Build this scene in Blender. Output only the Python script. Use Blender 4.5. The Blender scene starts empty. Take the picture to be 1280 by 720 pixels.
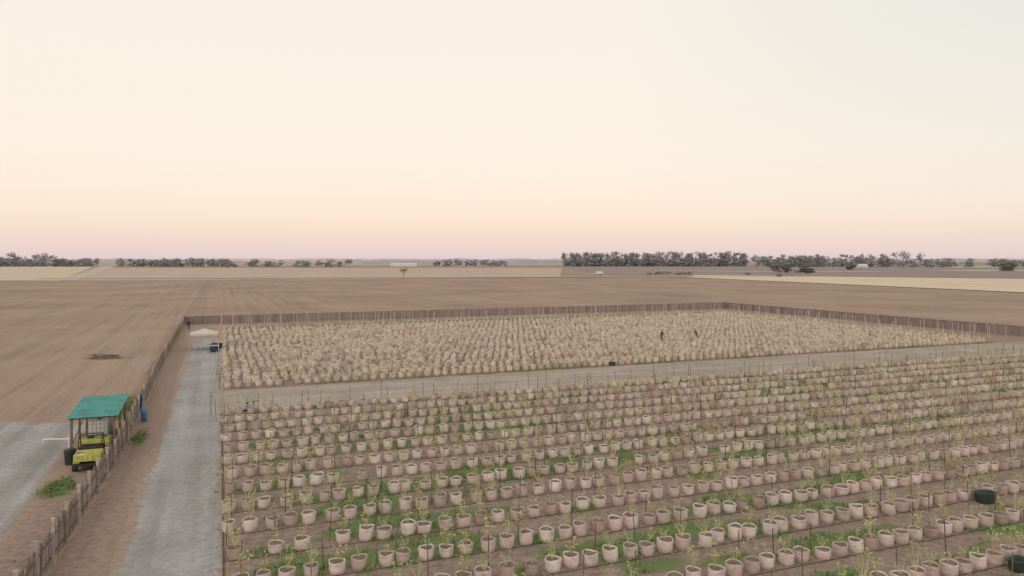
import bpy, math, numpy as np, random
from mathutils import Vector, Matrix
random.seed(7); rng=np.random.default_rng(7)
scene=bpy.context.scene
CA,SA=0.9285,0.3714           # farm grid is turned 21.8 deg from the view axis
def W(u,v): return (CA*u-SA*v, SA*u+CA*v)
ROT=math.atan2(SA,CA)

# ------------------------------------------------------------------ noise
TAB=rng.random((256,256))
def vn(x,y,off=0):
    x=np.asarray(x,float)+off*17.3; y=np.asarray(y,float)+off*9.7
    xi=np.floor(x).astype(int); yi=np.floor(y).astype(int); fx=x-xi; fy=y-yi
    fx=fx*fx*(3-2*fx); fy=fy*fy*(3-2*fy)
    a=TAB[xi%256,yi%256]; b=TAB[(xi+1)%256,yi%256]; c=TAB[xi%256,(yi+1)%256]; d=TAB[(xi+1)%256,(yi+1)%256]
    return (a*(1-fx)+b*fx)*(1-fy)+(c*(1-fx)+d*fx)*fy
def fbm(x,y,off=0): return 0.55*vn(x,y,off)+0.28*vn(x*2.1,y*2.1,off+3)+0.17*vn(x*4.3,y*4.3,off+7)
def sstep(a,b,x):
    t=np.clip((x-a)/(b-a),0,1); return t*t*(3-2*t)

# ------------------------------------------------------------------ materials
class NT:
    def __init__(s,name,rough=0.9,spec=0.2):
        s.m=bpy.data.materials.new(name); s.m.use_nodes=True; s.t=s.m.node_tree
        s.b=s.t.nodes['Principled BSDF']; s.b.inputs['Roughness'].default_value=rough
        s.b.inputs['Specular IOR Level'].default_value=spec
    def n(s,ty,**k):
        x=s.t.nodes.new(ty)
        for a,b in k.items(): setattr(x,a,b)
        return x
    def l(s,a,b): s.t.links.new(a,b)
    def coord(s):
        if not hasattr(s,'_c'): s._c=s.n('ShaderNodeTexCoord').outputs['Object']
        return s._c
    def mapping(s,rot=(0,0,0),sc=(1,1,1)):     # rotate first, then scale
        m=s.n('ShaderNodeMapping'); s.l(s.coord(),m.inputs[0]); m.inputs['Rotation'].default_value=rot
        q=s.n('ShaderNodeMapping'); s.l(m.outputs[0],q.inputs[0]); q.inputs['Scale'].default_value=sc
        return q.outputs[0]
    def noise(s,scale,detail=4,rough=0.6,vec=None):
        x=s.n('ShaderNodeTexNoise'); s.l(vec or s.coord(),x.inputs['Vector']); x.inputs['Scale'].default_value=scale
        x.inputs['Detail'].default_value=detail; x.inputs['Roughness'].default_value=rough
        return x.outputs['Fac']
    def ramp(s,f,stops):
        r=s.n('ShaderNodeValToRGB'); s.l(f,r.inputs[0]); e=r.color_ramp.elements
        while len(e)<len(stops): e.new(0.5)
        for i,(p,c) in enumerate(stops):
            e[i].position=p; e[i].color=(*c,1) if len(c)==3 else c
        return r.outputs[0]
    def mix(s,f,a,b,mode='MIX'):
        x=s.n('ShaderNodeMix',data_type='RGBA',blend_type=mode)
        for sock,val in ((x.inputs[0],f),(x.inputs[6],a),(x.inputs[7],b)):
            if isinstance(val,(int,float)): sock.default_value=val
            elif isinstance(val,tuple): sock.default_value=(*val,1)
            else: s.l(val,sock)
        return x.outputs[2]
    def math(s,op,a,b=0.0,c=None,clamp=False):
        x=s.n('ShaderNodeMath',operation=op); x.use_clamp=clamp
        for i,val in enumerate((a,b,c)):
            if val is None: continue
            if isinstance(val,(int,float)): x.inputs[i].default_value=val
            else: s.l(val,x.inputs[i])
        return x.outputs[0]
    def bump(s,h,strength=0.5,dist=0.05):
        x=s.n('ShaderNodeBump'); s.l(h,x.inputs['Height']); x.inputs['Strength'].default_value=strength; x.inputs['Distance'].default_value=dist
        s.l(x.outputs[0],s.b.inputs['Normal'])
    def attr(s,name):
        x=s.n('ShaderNodeAttribute'); x.attribute_name=name; return x
    def out(s,c): s.l(c,s.b.inputs['Base Color']); return s.m

def simple(name,col,var=0.25,scale=3,rough=0.8,spec=0.25,metal=0.0):
    k=NT(name,rough,spec); k.b.inputs['Metallic'].default_value=metal
    n=k.noise(scale,3)
    d=tuple(c*(1-var) for c in col); h=tuple(min(1,c*(1+var*0.6)) for c in col)
    return k.out(k.ramp(n,[(0.3,d),(0.7,h)]))
def rndmat(name,stops,rough=0.9,scale=None,nv=0.25,spec=0.1):
    k=NT(name,rough,spec); a=k.attr('rnd').outputs['Fac']
    c=k.ramp(a,stops)
    if scale:
        n=k.noise(scale,1)
        c=k.mix(1.0,c,k.ramp(n,[(0.3,(1-nv,)*3),(0.7,(1+nv*0.4,)*3)]),'MULTIPLY')
    return k.out(c)

def soil_nodes(k):
    big=k.noise(0.03,3,0.6); fine=k.noise(2.6,5,0.78)
    c=k.ramp(big,[(0.3,(0.315,0.216,0.157)),(0.52,(0.375,0.262,0.193)),(0.75,(0.43,0.307,0.230))])
    c=k.mix(1.0,c,k.ramp(fine,[(0.36,(0.80,0.79,0.78)),(0.62,(1.09,1.09,1.09))]),'MULTIPLY')
    st=k.noise(1.0,5,0.75,k.mapping((0,0,-ROT),(0.55,0.012,1)))
    c=k.mix(1.0,c,k.ramp(st,[(0.36,(0.84,0.835,0.83)),(0.50,(1.0,1.0,1.0)),(0.64,(1.07,1.07,1.07))]),'MULTIPLY')
    return c,fine
def gravel_nodes(k,fine,warm=False):
    a=k.noise(0.25,3,0.6)
    if warm: c=k.ramp(a,[(0.3,(0.345,0.278,0.228)),(0.7,(0.44,0.365,0.31))])
    else: c=k.ramp(a,[(0.3,(0.325,0.297,0.272)),(0.7,(0.405,0.378,0.352))])
    c=k.mix(1.0,c,k.ramp(fine,[(0.36,(0.82,0.82,0.82)),(0.62,(1.09,1.09,1.09))]),'MULTIPLY')
    tr=k.noise(1.0,3,0.6,k.mapping((0,0,-ROT),(0.9,0.03,1) if not warm else (0.03,0.7,1)))
    c=k.mix(1.0,c,k.ramp(tr,[(0.35,(0.84,0.82,0.80)),(0.65,(1.07,1.07,1.07))]),'MULTIPLY')
    return c

k=NT('ground_soil',1.0,0.05)
c,fine=soil_nodes(k)
sep=k.n('ShaderNodeSeparateColor'); k.l(k.attr('mask').outputs['Color'],sep.inputs[0])
n2=k.noise(1.1,4,0.7)
c=k.mix(k.math('MULTIPLY',sep.outputs[2],k.ramp(n2,[(0.3,(0.6,)*3),(0.6,(1,)*3)])),c,k.mix(k.ramp(fine,[(0.38,(0,0,0)),(0.62,(1,1,1))]),(0.185,0.13,0.103),(0.33,0.248,0.20)))
gf=k.math('MULTIPLY_ADD',k.math('SUBTRACT',n2,0.5),0.9,sep.outputs[0]); gf=k.math('MULTIPLY_ADD',k.math('SUBTRACT',gf,0.5),3.0,0.5,clamp=True)
c=k.mix(gf,c,gravel_nodes(k,fine))
wf=k.math('MULTIPLY_ADD',k.math('SUBTRACT',fine,0.52),1.6,sep.outputs[1]); wf=k.math('MULTIPLY_ADD',k.math('SUBTRACT',wf,0.45),2.6,0.5,clamp=True)
wf=k.math('MULTIPLY',wf,k.math('MULTIPLY',sep.outputs[1],1.6,clamp=True))
c=k.mix(wf,c,k.mix(n2,(0.10,0.135,0.045),(0.20,0.245,0.10)))
k.bump(fine,0.7,0.07)
M_ground=k.out(c)

def roadmat(name,warm):
    k=NT(name,1.0,0.08)
    s,fine=soil_nodes(k); g=gravel_nodes(k,fine,warm)
    e=k.attr('edge').outputs['Fac']; n=k.noise(1.3,4,0.7)
    f=k.math('MULTIPLY_ADD',k.math('SUBTRACT',n,0.5),1.5,e); f=k.math('MULTIPLY_ADD',k.math('SUBTRACT',f,0.5),2.5,0.5,clamp=True)
    c=k.mix(f,s,g)
    return k.out(c)
M_lane=roadmat('gravel_grey',False); M_cross=roadmat('gravel_dusty',True)

# ------------------------------------------------------------------ mesh helpers
def link(o,parent=None):
    scene.collection.objects.link(o)
    if parent: o.parent=parent
    return o
def mesh_np(name,V,loops,starts,totals,mats,midx=None,attrs=None,smooth=False,parent=None):
    me=bpy.data.meshes.new(name)
    me.vertices.add(len(V)); me.vertices.foreach_set('co',np.ascontiguousarray(V,dtype=np.float32).ravel())
    me.loops.add(len(loops)); me.loops.foreach_set('vertex_index',np.asarray(loops,dtype=np.int32))
    me.polygons.add(len(starts)); me.polygons.foreach_set('loop_start',np.asarray(starts,dtype=np.int32))
    me.polygons.foreach_set('loop_total',np.asarray(totals,dtype=np.int32))
    for m in mats: me.materials.append(m)
    if midx is not None: me.polygons.foreach_set('material_index',np.asarray(midx,dtype=np.int32))
    me.polygons.foreach_set('use_smooth',np.full(len(starts),smooth,dtype=bool))
    for nm,arr in (attrs or {}).items():
        if arr.ndim==1:
            a=me.attributes.new(nm,'FLOAT','POINT'); a.data.foreach_set('value',arr.astype(np.float32))
        else:
            a=me.attributes.new(nm,'FLOAT_COLOR','POINT'); a.data.foreach_set('color',arr.astype(np.float32).ravel())
    me.update(calc_edges=True)
    return link(bpy.data.objects.new(name,me),parent)
class T:   # geometry template
    def __init__(s): s.v=[]; s.f=[]; s.m=[]
    def add(s,vs,fs,m=0):
        b=len(s.v); s.v+= [tuple(p) for p in vs]; s.f+=[tuple(b+i for i in f) for f in fs]; s.m+=[m]*len(fs)
    def box(s,cx,cy,z0,dx,dy,dz,m=0,rot=0):
        c_,s_=math.cos(rot),math.sin(rot); vs=[]
        for z in (z0,z0+dz):
            for sx,sy in ((-.5,-.5),(.5,-.5),(.5,.5),(-.5,.5)):
                x,y=sx*dx,sy*dy; vs.append((cx+x*c_-y*s_,cy+x*s_+y*c_,z))
        s.add(vs,[(3,2,1,0),(4,5,6,7),(0,1,5,4),(1,2,6,5),(2,3,7,6),(3,0,4,7)],m)
    def tube(s,p0,p1,r0,r1,n=3,m=0,cap=False):
        p0=Vector(p0);p1=Vector(p1); d=(p1-p0)
        if d.length<1e-6: return
        d.normalize(); a=d.orthogonal().normalized(); b=d.cross(a); vs=[]
        for p,r in ((p0,r0),(p1,r1)):
            for i in range(n):
                t=2*math.pi*i/n; vs.append(p+a*(r*math.cos(t))+b*(r*math.sin(t)))
        fs=[(i,(i+1)%n,n+(i+1)%n,n+i) for i in range(n)]
        if cap: fs+= [tuple(range(n-1,-1,-1)),tuple(range(n,2*n))]
        s.add(vs,fs,m)
    def lathe(s,prof,n=16,m=0,cx=0,cy=0,closetop=True):
        vs=[]
        for r,z in prof:
            for i in range(n):
                t=2*math.pi*i/n; vs.append((cx+r*math.cos(t),cy+r*math.sin(t),z))
        fs=[]
        for j in range(len(prof)-1):
            for i in range(n):
                fs.append((j*n+i,j*n+(i+1)%n,(j+1)*n+(i+1)%n,(j+1)*n+i))
        s.add(vs,fs,m)
        if closetop: s.add(vs[-n:],[tuple(range(n))],m)
    def obj(s,name,mats,parent=None,smooth=False,loc=None,rot=0,bevel=0):
        me=bpy.data.meshes.new(name); me.from_pydata(s.v,[],s.f)
        for m in mats: me.materials.append(m)
        me.polygons.foreach_set('material_index',s.m)
        me.polygons.foreach_set('use_smooth',[smooth]*len(s.f)); me.update()
        o=link(bpy.data.objects.new(name,me),parent)
        if loc: o.location=loc
        o.rotation_euler[2]=rot
        if bevel:
            b=o.modifiers.new('b','BEVEL'); b.width=bevel; b.segments=2; b.limit_method='ANGLE'
        return o
def scatter(name,temps,X,Y,Z,R,S,SZ,LX,LY,tid,rnd,mats,smooth=False,parent=None):
    Vs=[];Ls=[];Ts=[];Ms=[];Rs=[];base=0
    for ti,t in enumerate(temps):
        id_=np.where(tid==ti)[0]
        if len(id_)==0: continue
        v=np.array(t.v); n=len(v)
        loops=np.array([i for f in t.f for i in f]); tot=np.array([len(f) for f in t.f])
        c_,s_=np.cos(R[id_])[:,None],np.sin(R[id_])[:,None]
        x=v[None,:,0]*S[id_][:,None]; y=v[None,:,1]*S[id_][:,None]; z=v[None,:,2]*SZ[id_][:,None]
        xx=x*c_-y*s_+z*LX[id_][:,None]+X[id_][:,None]; yy=x*s_+y*c_+z*LY[id_][:,None]+Y[id_][:,None]; zz=z+Z[id_][:,None]
        P=np.stack([xx,yy,zz],-1).reshape(-1,3)
        Ls.append((loops[None,:]+(np.arange(len(id_))*n)[:,None]+base).ravel())
        Ts.append(np.tile(tot,len(id_))); Ms.append(np.tile(np.array(t.m),len(id_))); Rs.append(np.repeat(rnd[id_],n))
        Vs.append(P); base+=len(P)
    V=np.concatenate(Vs);L=np.concatenate(Ls);TT=np.concatenate(Ts);MM=np.concatenate(Ms);RR=np.concatenate(Rs)
    st=np.concatenate([[0],np.cumsum(TT)[:-1]])
    return mesh_np(name,V,L,st,TT,mats,MM,{'rnd':RR},smooth,parent)
def empty(name,x,y,z=0,rot=0):
    e=bpy.data.objects.new(name,None); scene.collection.objects.link(e); e.location=(x,y,z); e.rotation_euler[2]=rot; e.empty_display_size=0.3
    return e

# ------------------------------------------------------------------ ground (one sheet)
def axis(lo,hi,step,far=16000):
    mid=np.arange(lo,hi+step/2,step); out=[]; d=step
    x=0
    while x<far: d*=1.35; x+=d; out.append(x)
    o=np.array(out); return np.concatenate([lo-o[::-1],mid,hi+o])
ua=axis(-30,122,0.42); va=axis(10,150,0.42)
U,V_=np.meshgrid(ua,va,indexing='ij')
FV0,FV1=14.5,62.0; BV0,BV1=72.3,138.0
def weed_front(u,v):
    n=fbm(u*0.10,v*0.40,1); n2=fbm(u*0.5,v*0.9,5)
    lane_=0.5+0.5*np.cos((v-16.9-0.9)/2.93*2*math.pi)      # thicker just behind each row of pots
    w=sstep(0.48,0.66,n*0.58+n2*0.38+0.10*lane_-0.02+0.04*sstep(25,70,u))
    return w*sstep(0.4,1.6,u)*sstep(105,102,u)*sstep(FV0,FV0+1,v)*sstep(FV1,FV1-0.8,v)
def weed_back(u,v):
    n=fbm(u*0.08,v*0.3,11)
    w=0.5*sstep(0.45,0.65,n)
    e=sstep(71.6,72.3,v)*sstep(73.6,72.9,v)*sstep(0.3,0.6,fbm(u*0.25,v*0.1,4))
    f=sstep(133.5,134.5,v)*sstep(139.5,138,v)*1.0
    return np.maximum(np.maximum(w*sstep(BV0,BV0+1,v)*sstep(BV1,BV1-1,v),e),f)*sstep(0.3,1.0,u)*sstep(106,103,u)
def weed_misc(u,v):
    def blob(cu,cv,ru,rv): return np.exp(-(((u-cu)/ru)**2+((v-cv)/rv)**2)*1.2)
    w=blob(-7.9,44.6,1.1,2.4)*1.0+blob(-7.4,66.5,0.9,6)*1.1+blob(-5.0,55.0,0.6,3.0)*0.9+blob(-7.6,34,0.6,3)*0.35
    w+=blob(-0.1,45,0.2,25)*0.5*sstep(0.45,0.65,fbm(u*1.1,v*0.35,8))+blob(-0.1,85,0.25,16)*0.5+blob(-6.9,90,0.7,18)*0.4
    return np.clip(w,0,1.2)
weed=np.maximum(np.maximum(weed_front(U,V_),weed_back(U,V_)),weed_misc(U,V_))
Xw,Yw=CA*U-SA*V_, SA*U+CA*V_
yard=sstep(-8.0,-9.6,U)*sstep(55.5,52.5,Yw+1.5*(fbm(U*0.2,V_*0.2,2)-0.5))*sstep(-60,-50,U)*(0.75+0.25*sstep(.4,.5,fbm(U*.25,V_*.12,3)))
fsoil=np.maximum(sstep(-0.3,0.8,U)*sstep(107,104,U)*sstep(FV0-1,FV0,V_)*sstep(FV1+.8,FV1-.2,V_)*(0.6+0.4*fbm(U*0.1,V_*0.3,6)),
                 sstep(-0.3,0.8,U)*sstep(107,104,U)*sstep(BV0-.6,BV0+.3,V_)*sstep(BV1+4,BV1,V_))
near=sstep(-7.8,-6.6,U)*sstep(-2,-6,U)*0.35+sstep(-11,-7.5,U)*sstep(-6,-7,U)*sstep(50,40,V_)*.6
mask=np.stack([yard,weed,np.maximum(fsoil,near),np.ones_like(U)],-1).reshape(-1,4)
nu,nv=U.shape
idx=np.arange(nu*nv).reshape(nu,nv)
Q=np.stack([idx[:-1,:-1],idx[1:,:-1],idx[1:,1:],idx[:-1,1:]],-1).reshape(-1,4)
mesh_np('ground',np.stack([Xw,Yw,np.zeros_like(Xw)],-1).reshape(-1,3),Q.ravel(),np.arange(len(Q))*4,np.full(len(Q),4),[M_ground],attrs={'mask':mask})

def strip(name,along,lo,hi,width_pts,mat,z,vert=True):
    s=np.arange(lo,hi,0.5); m=len(width_pts); A,B=np.meshgrid(s,np.arange(m),indexing='ij')
    w0=width_pts[0]; w1=width_pts[-1]
    t=np.array(width_pts)[B]
    e=np.minimum(t-w0,w1-t); edge=sstep(0,0.9,e+0.5*(fbm(A*.25,t*.3,3)-.5))
    edge=edge*sstep(hi,hi-14,A)*np.where(np.minimum(t-w0,w1-t)<.01,0,1)
    if vert: u,v=t,A
    else: u,v=A,t
    X=CA*u-SA*v; Y=SA*u+CA*v; n0,n1=A.shape; id_=np.arange(n0*n1).reshape(n0,n1)
    q=np.stack([id_[:-1,:-1],id_[1:,:-1],id_[1:,1:],id_[:-1,1:]],-1).reshape(-1,4)
    if vert: q=q[:,::-1]
    mesh_np(name,np.stack([X,Y,np.full_like(X,z)],-1).reshape(-1,3),q.ravel(),np.arange(len(q))*4,np.full(len(q),4),[mat],attrs={'edge':edge.ravel()})
strip('gravel_lane',None,8,128,list(np.linspace(-4.0,0.35,14)),M_lane,0.012)
strip('gravel_crossroad',None,0.3,116,list(np.linspace(61.9,72.4,22)),M_cross,0.008,vert=False)

# far fields, crop colours paled to stand in for distance haze
def fieldmat(name,a,b,rot=0,sc=(0.004,0.05,1)):
    k=NT(name,1.0,0.03); n=k.noise(1.0,4,0.65,k.mapping((0,0,rot),sc)); n2=k.noise(0.02,4,0.65)
    c=k.mix(k.ramp(k.math('MULTIPLY_ADD',n2,0.5,k.math('MULTIPLY',n,0.5)),[(0.35,(0,0,0)),(0.65,(1,1,1))]),a,b)
    return k.out(c)
def poly(name,pts,mat,z):
    me=bpy.data.meshes.new(name); me.from_pydata([(x,y,z) for x,y in pts],[],[tuple(range(len(pts)))]); me.materials.append(mat); me.update()
    if me.polygons[0].normal.z<0: me.flip_normals()
    link(bpy.data.objects.new(name,me))
F_str=fieldmat('stubble_straw',(0.50,0.39,0.28),(0.62,0.50,0.37))
F_tan=fieldmat('field_tan',(0.43,0.32,0.245),(0.53,0.405,0.315))
F_dark=fieldmat('field_dark',(0.25,0.193,0.175),(0.35,0.275,0.25))
F_yel=fieldmat('stubble_gold',(0.56,0.43,0.29),(0.69,0.555,0.40))
F_grn=fieldmat('field_green',(0.32,0.33,0.24),(0.40,0.41,0.30))
poly('straw_field',[(-1500,424),(-262,424),(-783,1371),(-4000,1371)],F_str,0.06)
poly('fallow_field',[(-253,424),(33,505),(75,1097),(-625,1120)],F_tan,0.05)
poly('dirt_track',[(-252,424),(-262,424),(-800,1420),(-770,1420)],fieldmat('track_pale',(0.47,0.37,0.29),(0.54,0.43,0.35)),0.14)
poly('dirt_track',[(-300,468),(0,508),(220,530),(220,524),(0,497),(-300,458)],fieldmat('track_pale2',(0.54,0.42,0.335),(0.62,0.49,0.395)),0.30)
poly('dark_field',[(80,545),(150,590),(330,475),(700,240),(2600,1200),(2600,2200),(80,1480)],F_dark,0.08)
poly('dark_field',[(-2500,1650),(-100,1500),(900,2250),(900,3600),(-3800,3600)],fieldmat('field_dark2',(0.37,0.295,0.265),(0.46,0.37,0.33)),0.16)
poly('straw_field',[(120,500),(187,267),(215,170),(700,190),(320,457),(145,577)],F_yel,0.20)
poly('green_field',[(620,1060),(900,1080),(1500,1500),(1000,1600)],F_grn,0.35)
poly('fallow_field',[(420,760),(900,700),(1050,820),(560,880)],F_tan,0.26)
poly('fallow_field',[(150,760),(340,700),(400,740),(180,800)],F_tan,0.26)

# ------------------------------------------------------------------ pots
def pot(seed):
    r=random.Random(seed); t=T(); n=14; prof=[(0.278,0.0),(0.300,0.10),(0.308,0.22),(0.305,0.35),(0.312,0.445),(0.306,0.465),(0.286,0.458),(0.282,0.415)]
    ph=[r.uniform(0,6.28) for _ in range(3)]; am=[r.uniform(0.0,0.04) for _ in range(3)]; vs=[]
    for j,(rr,z) in enumerate(prof):
        for i in range(n):
            a=2*math.pi*i/n; k_=1+am[0]*math.sin(a*2+ph[0])*z*2+am[1]*math.sin(a*3+ph[1])+am[2]*math.sin(a*5+ph[2])+r.uniform(-.016,.016)
            vs.append((rr*k_*math.cos(a),rr*k_*math.sin(a),z+(0.028*math.sin(a*2+ph[1]) if j>3 else 0)))
    fs=[(j*n+i,j*n+(i+1)%n,(j+1)*n+(i+1)%n,(j+1)*n+i) for j in range(len(prof)-1) for i in range(n)]
    t.add(vs,fs,0)
    last=vs[-n:]; t.add(last+[(0,0,0.44)],[(i,(i+1)%n,n) for i in range(n)],1)
    for s_ in (0,math.pi):  # carry straps
        a=s_+r.uniform(-.3,.3); cx,cy=0.315*math.cos(a),0.315*math.sin(a); tx,ty=-math.sin(a),math.cos(a)
        p=[(cx-tx*.09,cy-ty*.09,.32),(cx-tx*.05+.03*math.cos(a),cy-ty*.05+.03*math.sin(a),.42),(cx+tx*.05+.03*math.cos(a),cy+ty*.05+.03*math.sin(a),.42),(cx+tx*.09,cy+ty*.09,.32)]
        for i in range(3): t.tube(p[i],p[i+1],.012,.012,3,0)
    return t
POTS=[pot(i) for i in range(6)]
def potmat(name,stops,mud):
    k=NT(name,0.95,0.1); a=k.attr('rnd').outputs['Fac']
    c=k.ramp(a,stops)
    c=k.mix(1.0,c,k.ramp(k.noise(2.6,3,0.75),[(0.3,(0.76,0.72,0.69)),(0.62,(1.05,1.05,1.05))]),'MULTIPLY')
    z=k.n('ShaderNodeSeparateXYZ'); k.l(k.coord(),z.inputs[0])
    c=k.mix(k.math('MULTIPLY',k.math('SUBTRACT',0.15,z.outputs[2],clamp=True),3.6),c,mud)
    return k.out(c)
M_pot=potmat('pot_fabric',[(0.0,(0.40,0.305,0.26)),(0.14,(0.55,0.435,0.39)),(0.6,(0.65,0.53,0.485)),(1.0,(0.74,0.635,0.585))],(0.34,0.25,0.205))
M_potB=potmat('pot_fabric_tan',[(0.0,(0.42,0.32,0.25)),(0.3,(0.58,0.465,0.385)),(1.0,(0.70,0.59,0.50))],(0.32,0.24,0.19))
M_potsoil=simple('potting_soil',(0.20,0.145,0.11),0.45,5)
def potfield(name,rows,sp,u0,u1,jit,miss,mat,sc):
    u=[];v=[]
    for rv in rows:
        uu=np.arange(u0,u1,sp)+rng.normal(0,jit,len(np.arange(u0,u1,sp)))+rng.uniform(-.2,.2)
        keep=rng.random(len(uu))>miss; uu=uu[keep]; u.append(uu); v.append(np.full(len(uu),rv)+rng.normal(0,jit*.9,len(uu))+0.25*(fbm(uu*.06,uu*0+rv,2)-.5))
    u=np.concatenate(u);v=np.concatenate(v); X=CA*u-SA*v; Y=SA*u+CA*v
    keep=(np.abs(X)<0.85*Y+8); u,v,X,Y=u[keep],v[keep],X[keep],Y[keep]; n=len(u)
    scatter(name,POTS,X,Y,np.zeros(n),rng.uniform(0,6.28,n),rng.normal(sc,.05,n),rng.normal(sc,.08,n),rng.normal(0,.04,n),rng.normal(0,.04,n),rng.integers(0,6,n),rng.random(n),[mat,M_potsoil],True)
    return u,v,X,Y
FR=[16.9+2.93*i for i in range(16)]
BR=[73.7+2.3*i for i in range(26)]
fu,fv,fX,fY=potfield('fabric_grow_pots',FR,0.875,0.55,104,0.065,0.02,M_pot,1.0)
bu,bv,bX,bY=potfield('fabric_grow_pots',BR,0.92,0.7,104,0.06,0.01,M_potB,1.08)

# ------------------------------------------------------------------ plants in pots
def plant(seed,h,nb,spread,leaf,r0=0.012,nl=14,ls=0.05):
    r=random.Random(seed); t=T(); z0=0.43; tips=[]
    for b in range(nb):
        a=r.uniform(0,6.28); s_=r.uniform(.2,1)*spread; hh=h*r.uniform(.45,1)
        p=Vector((r.uniform(-.03,.03),r.uniform(-.03,.03),z0)); q=Vector((math.cos(a)*s_*.5,math.sin(a)*s_*.5,z0+hh*.45)); w=Vector((math.cos(a+.4)*s_,math.sin(a+.4)*s_,z0+hh))
        t.tube(p,q,r0,r0*.7,3,0); t.tube(q,w,r0*.7,r0*.25,3,0); tips.append((p,q,w))
        for _ in range(2):
            f=r.uniform(.2,.9); m=q.lerp(w,f); e=m+Vector((r.uniform(-.18,.18),r.uniform(-.18,.18),r.uniform(.03,.18)))
            t.tube(m,e,r0*.45,r0*.2,3,0); tips.append((m,m,e))
    for _ in range(nl):
        p,q,w=r.choice(tips); m=q.lerp(w,r.uniform(.0,1)); a=r.uniform(0,6.28); d=Vector((math.cos(a),math.sin(a),r.uniform(-.4,.7))).normalized()*ls*r.uniform(.6,1.5)
        sd=d.cross(Vector((r.uniform(-1,1),r.uniform(-1,1),r.uniform(-1,1)))).normalized()*ls*.38
        t.add([m,m+d*.5+sd,m+d,m+d*.5-sd],[(0,1,2,3)],1)
    return t
M_twigF=rndmat('dry_stem',[(0,(0.38,0.30,0.17)),(0.5,(0.52,0.44,0.25)),(1,(0.62,0.54,0.34))])
M_leafF=rndmat('yellow_leaf',[(0,(0.48,0.43,0.19)),(0.45,(0.52,0.52,0.23)),(0.75,(0.36,0.42,0.16)),(1,(0.24,0.32,0.12))])
M_twigB=rndmat('bleached_stem',[(0,(0.60,0.50,0.38)),(0.5,(0.74,0.64,0.50)),(1,(0.84,0.75,0.62))])
M_leafB=rndmat('bleached_leaf',[(0,(0.64,0.54,0.41)),(0.5,(0.82,0.74,0.60)),(0.85,(0.76,0.70,0.53)),(1,(0.55,0.57,0.36))])
PF=[plant(i,0.92,6+i%4,0.38,1,0.013,34+5*(i%3),0.085) for i in range(8)]
PB=[plant(40+i,0.55,6+i%3,0.34,1,0.014,26,0.105) for i in range(8)]
def plants(name,temps,u,v,X,Y,mats,prob,smin,smax):
    dens=prob(u,v); kp=rng.random(len(u))<dens; X,Y=X[kp],Y[kp]; u=u[kp]; v=v[kp]; n=len(X)
    sz=rng.uniform(smin,smax,n)*(0.75+0.5*fbm(u*.09,v*.12,14))
    scatter(name,temps,X,Y,0.43*(1-sz),rng.uniform(0,6.28,n),sz**.6,sz,rng.normal(0,.06,n),rng.normal(0,.06,n),rng.integers(0,len(temps),n),rng.random(n),mats)
plants('dry_plant_rows',PF,fu,fv,fX,fY,[M_twigF,M_leafF],lambda u,v:0.55+0.7*fbm(u*.07,v*.3,9)+0*u,0.4,1.35)
plants('dry_plant_rows',PB,bu,bv,bX,bY,[M_twigB,M_leafB],lambda u,v:0.88+0*u,0.5,1.35)

# ------------------------------------------------------------------ weeds / grass
def tuft(seed,nb=9,h=0.17,sp=0.26):
    r=random.Random(seed); t=T()
    for _ in range(nb):
        x,y=r.gauss(0,sp*.6),r.gauss(0,sp*.6); a=r.uniform(0,6.28); hh=h*r.uniform(.4,1.2); w=r.uniform(.012,.03); l=r.uniform(.02,.12)
        dx,dy=math.cos(a),math.sin(a)
        t.add([(x-dy*w,y+dx*w,0),(x+dy*w,y-dx*w,0),(x+dx*l*.4+dy*w*.7,y+dy*l*.4-dx*w*.7,hh*.6),(x+dx*l*.4-dy*w*.7,y+dy*l*.4+dx*w*.7,hh*.6),(x+dx*l,y+dy*l,hh)],[(0,1,2,3),(3,2,4)],0)
    return t
TU=[tuft(i) for i in range(6)]
M_weed=rndmat('weed_green',[(0,(0.12,0.17,0.055)),(0.5,(0.19,0.245,0.09)),(0.8,(0.28,0.31,0.14)),(1,(0.42,0.37,0.20))])
M_weed2=rndmat('weed_dark_green',[(0,(0.10,0.14,0.05)),(0.5,(0.15,0.19,0.075)),(0.85,(0.22,0.24,0.11)),(1,(0.34,0.30,0.18))])
def weeds(name,fn,n,ul,vl,thr,s0,s1,mat):
    u=rng.uniform(*ul,n);v=rng.uniform(*vl,n); w=fn(u,v); kp=(w>thr+rng.uniform(0,.45,n)); u,v=u[kp],v[kp]; X=CA*u-SA*v;Y=SA*u+CA*v
    kp=np.abs(X)<.82*Y+4; X,Y=X[kp],Y[kp]; n=len(X)
    scatter(name,TU,X,Y,np.zeros(n),rng.uniform(0,6.28,n),rng.uniform(s0,s1,n),rng.uniform(s0,s1,n)*.9,np.zeros(n),np.zeros(n),rng.integers(0,6,n),rng.random(n),[mat])
weeds('weeds',weed_front,26000,(0,104),(FV0,FV1),0.3,.5,1.3,M_weed)
weeds('weeds',weed_back,10000,(0,105),(72,140),0.35,.7,1.6,M_weed)
weeds('weeds',weed_misc,16000,(-10,0.3),(28,110),0.3,.4,1.1,M_weed2)

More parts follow.
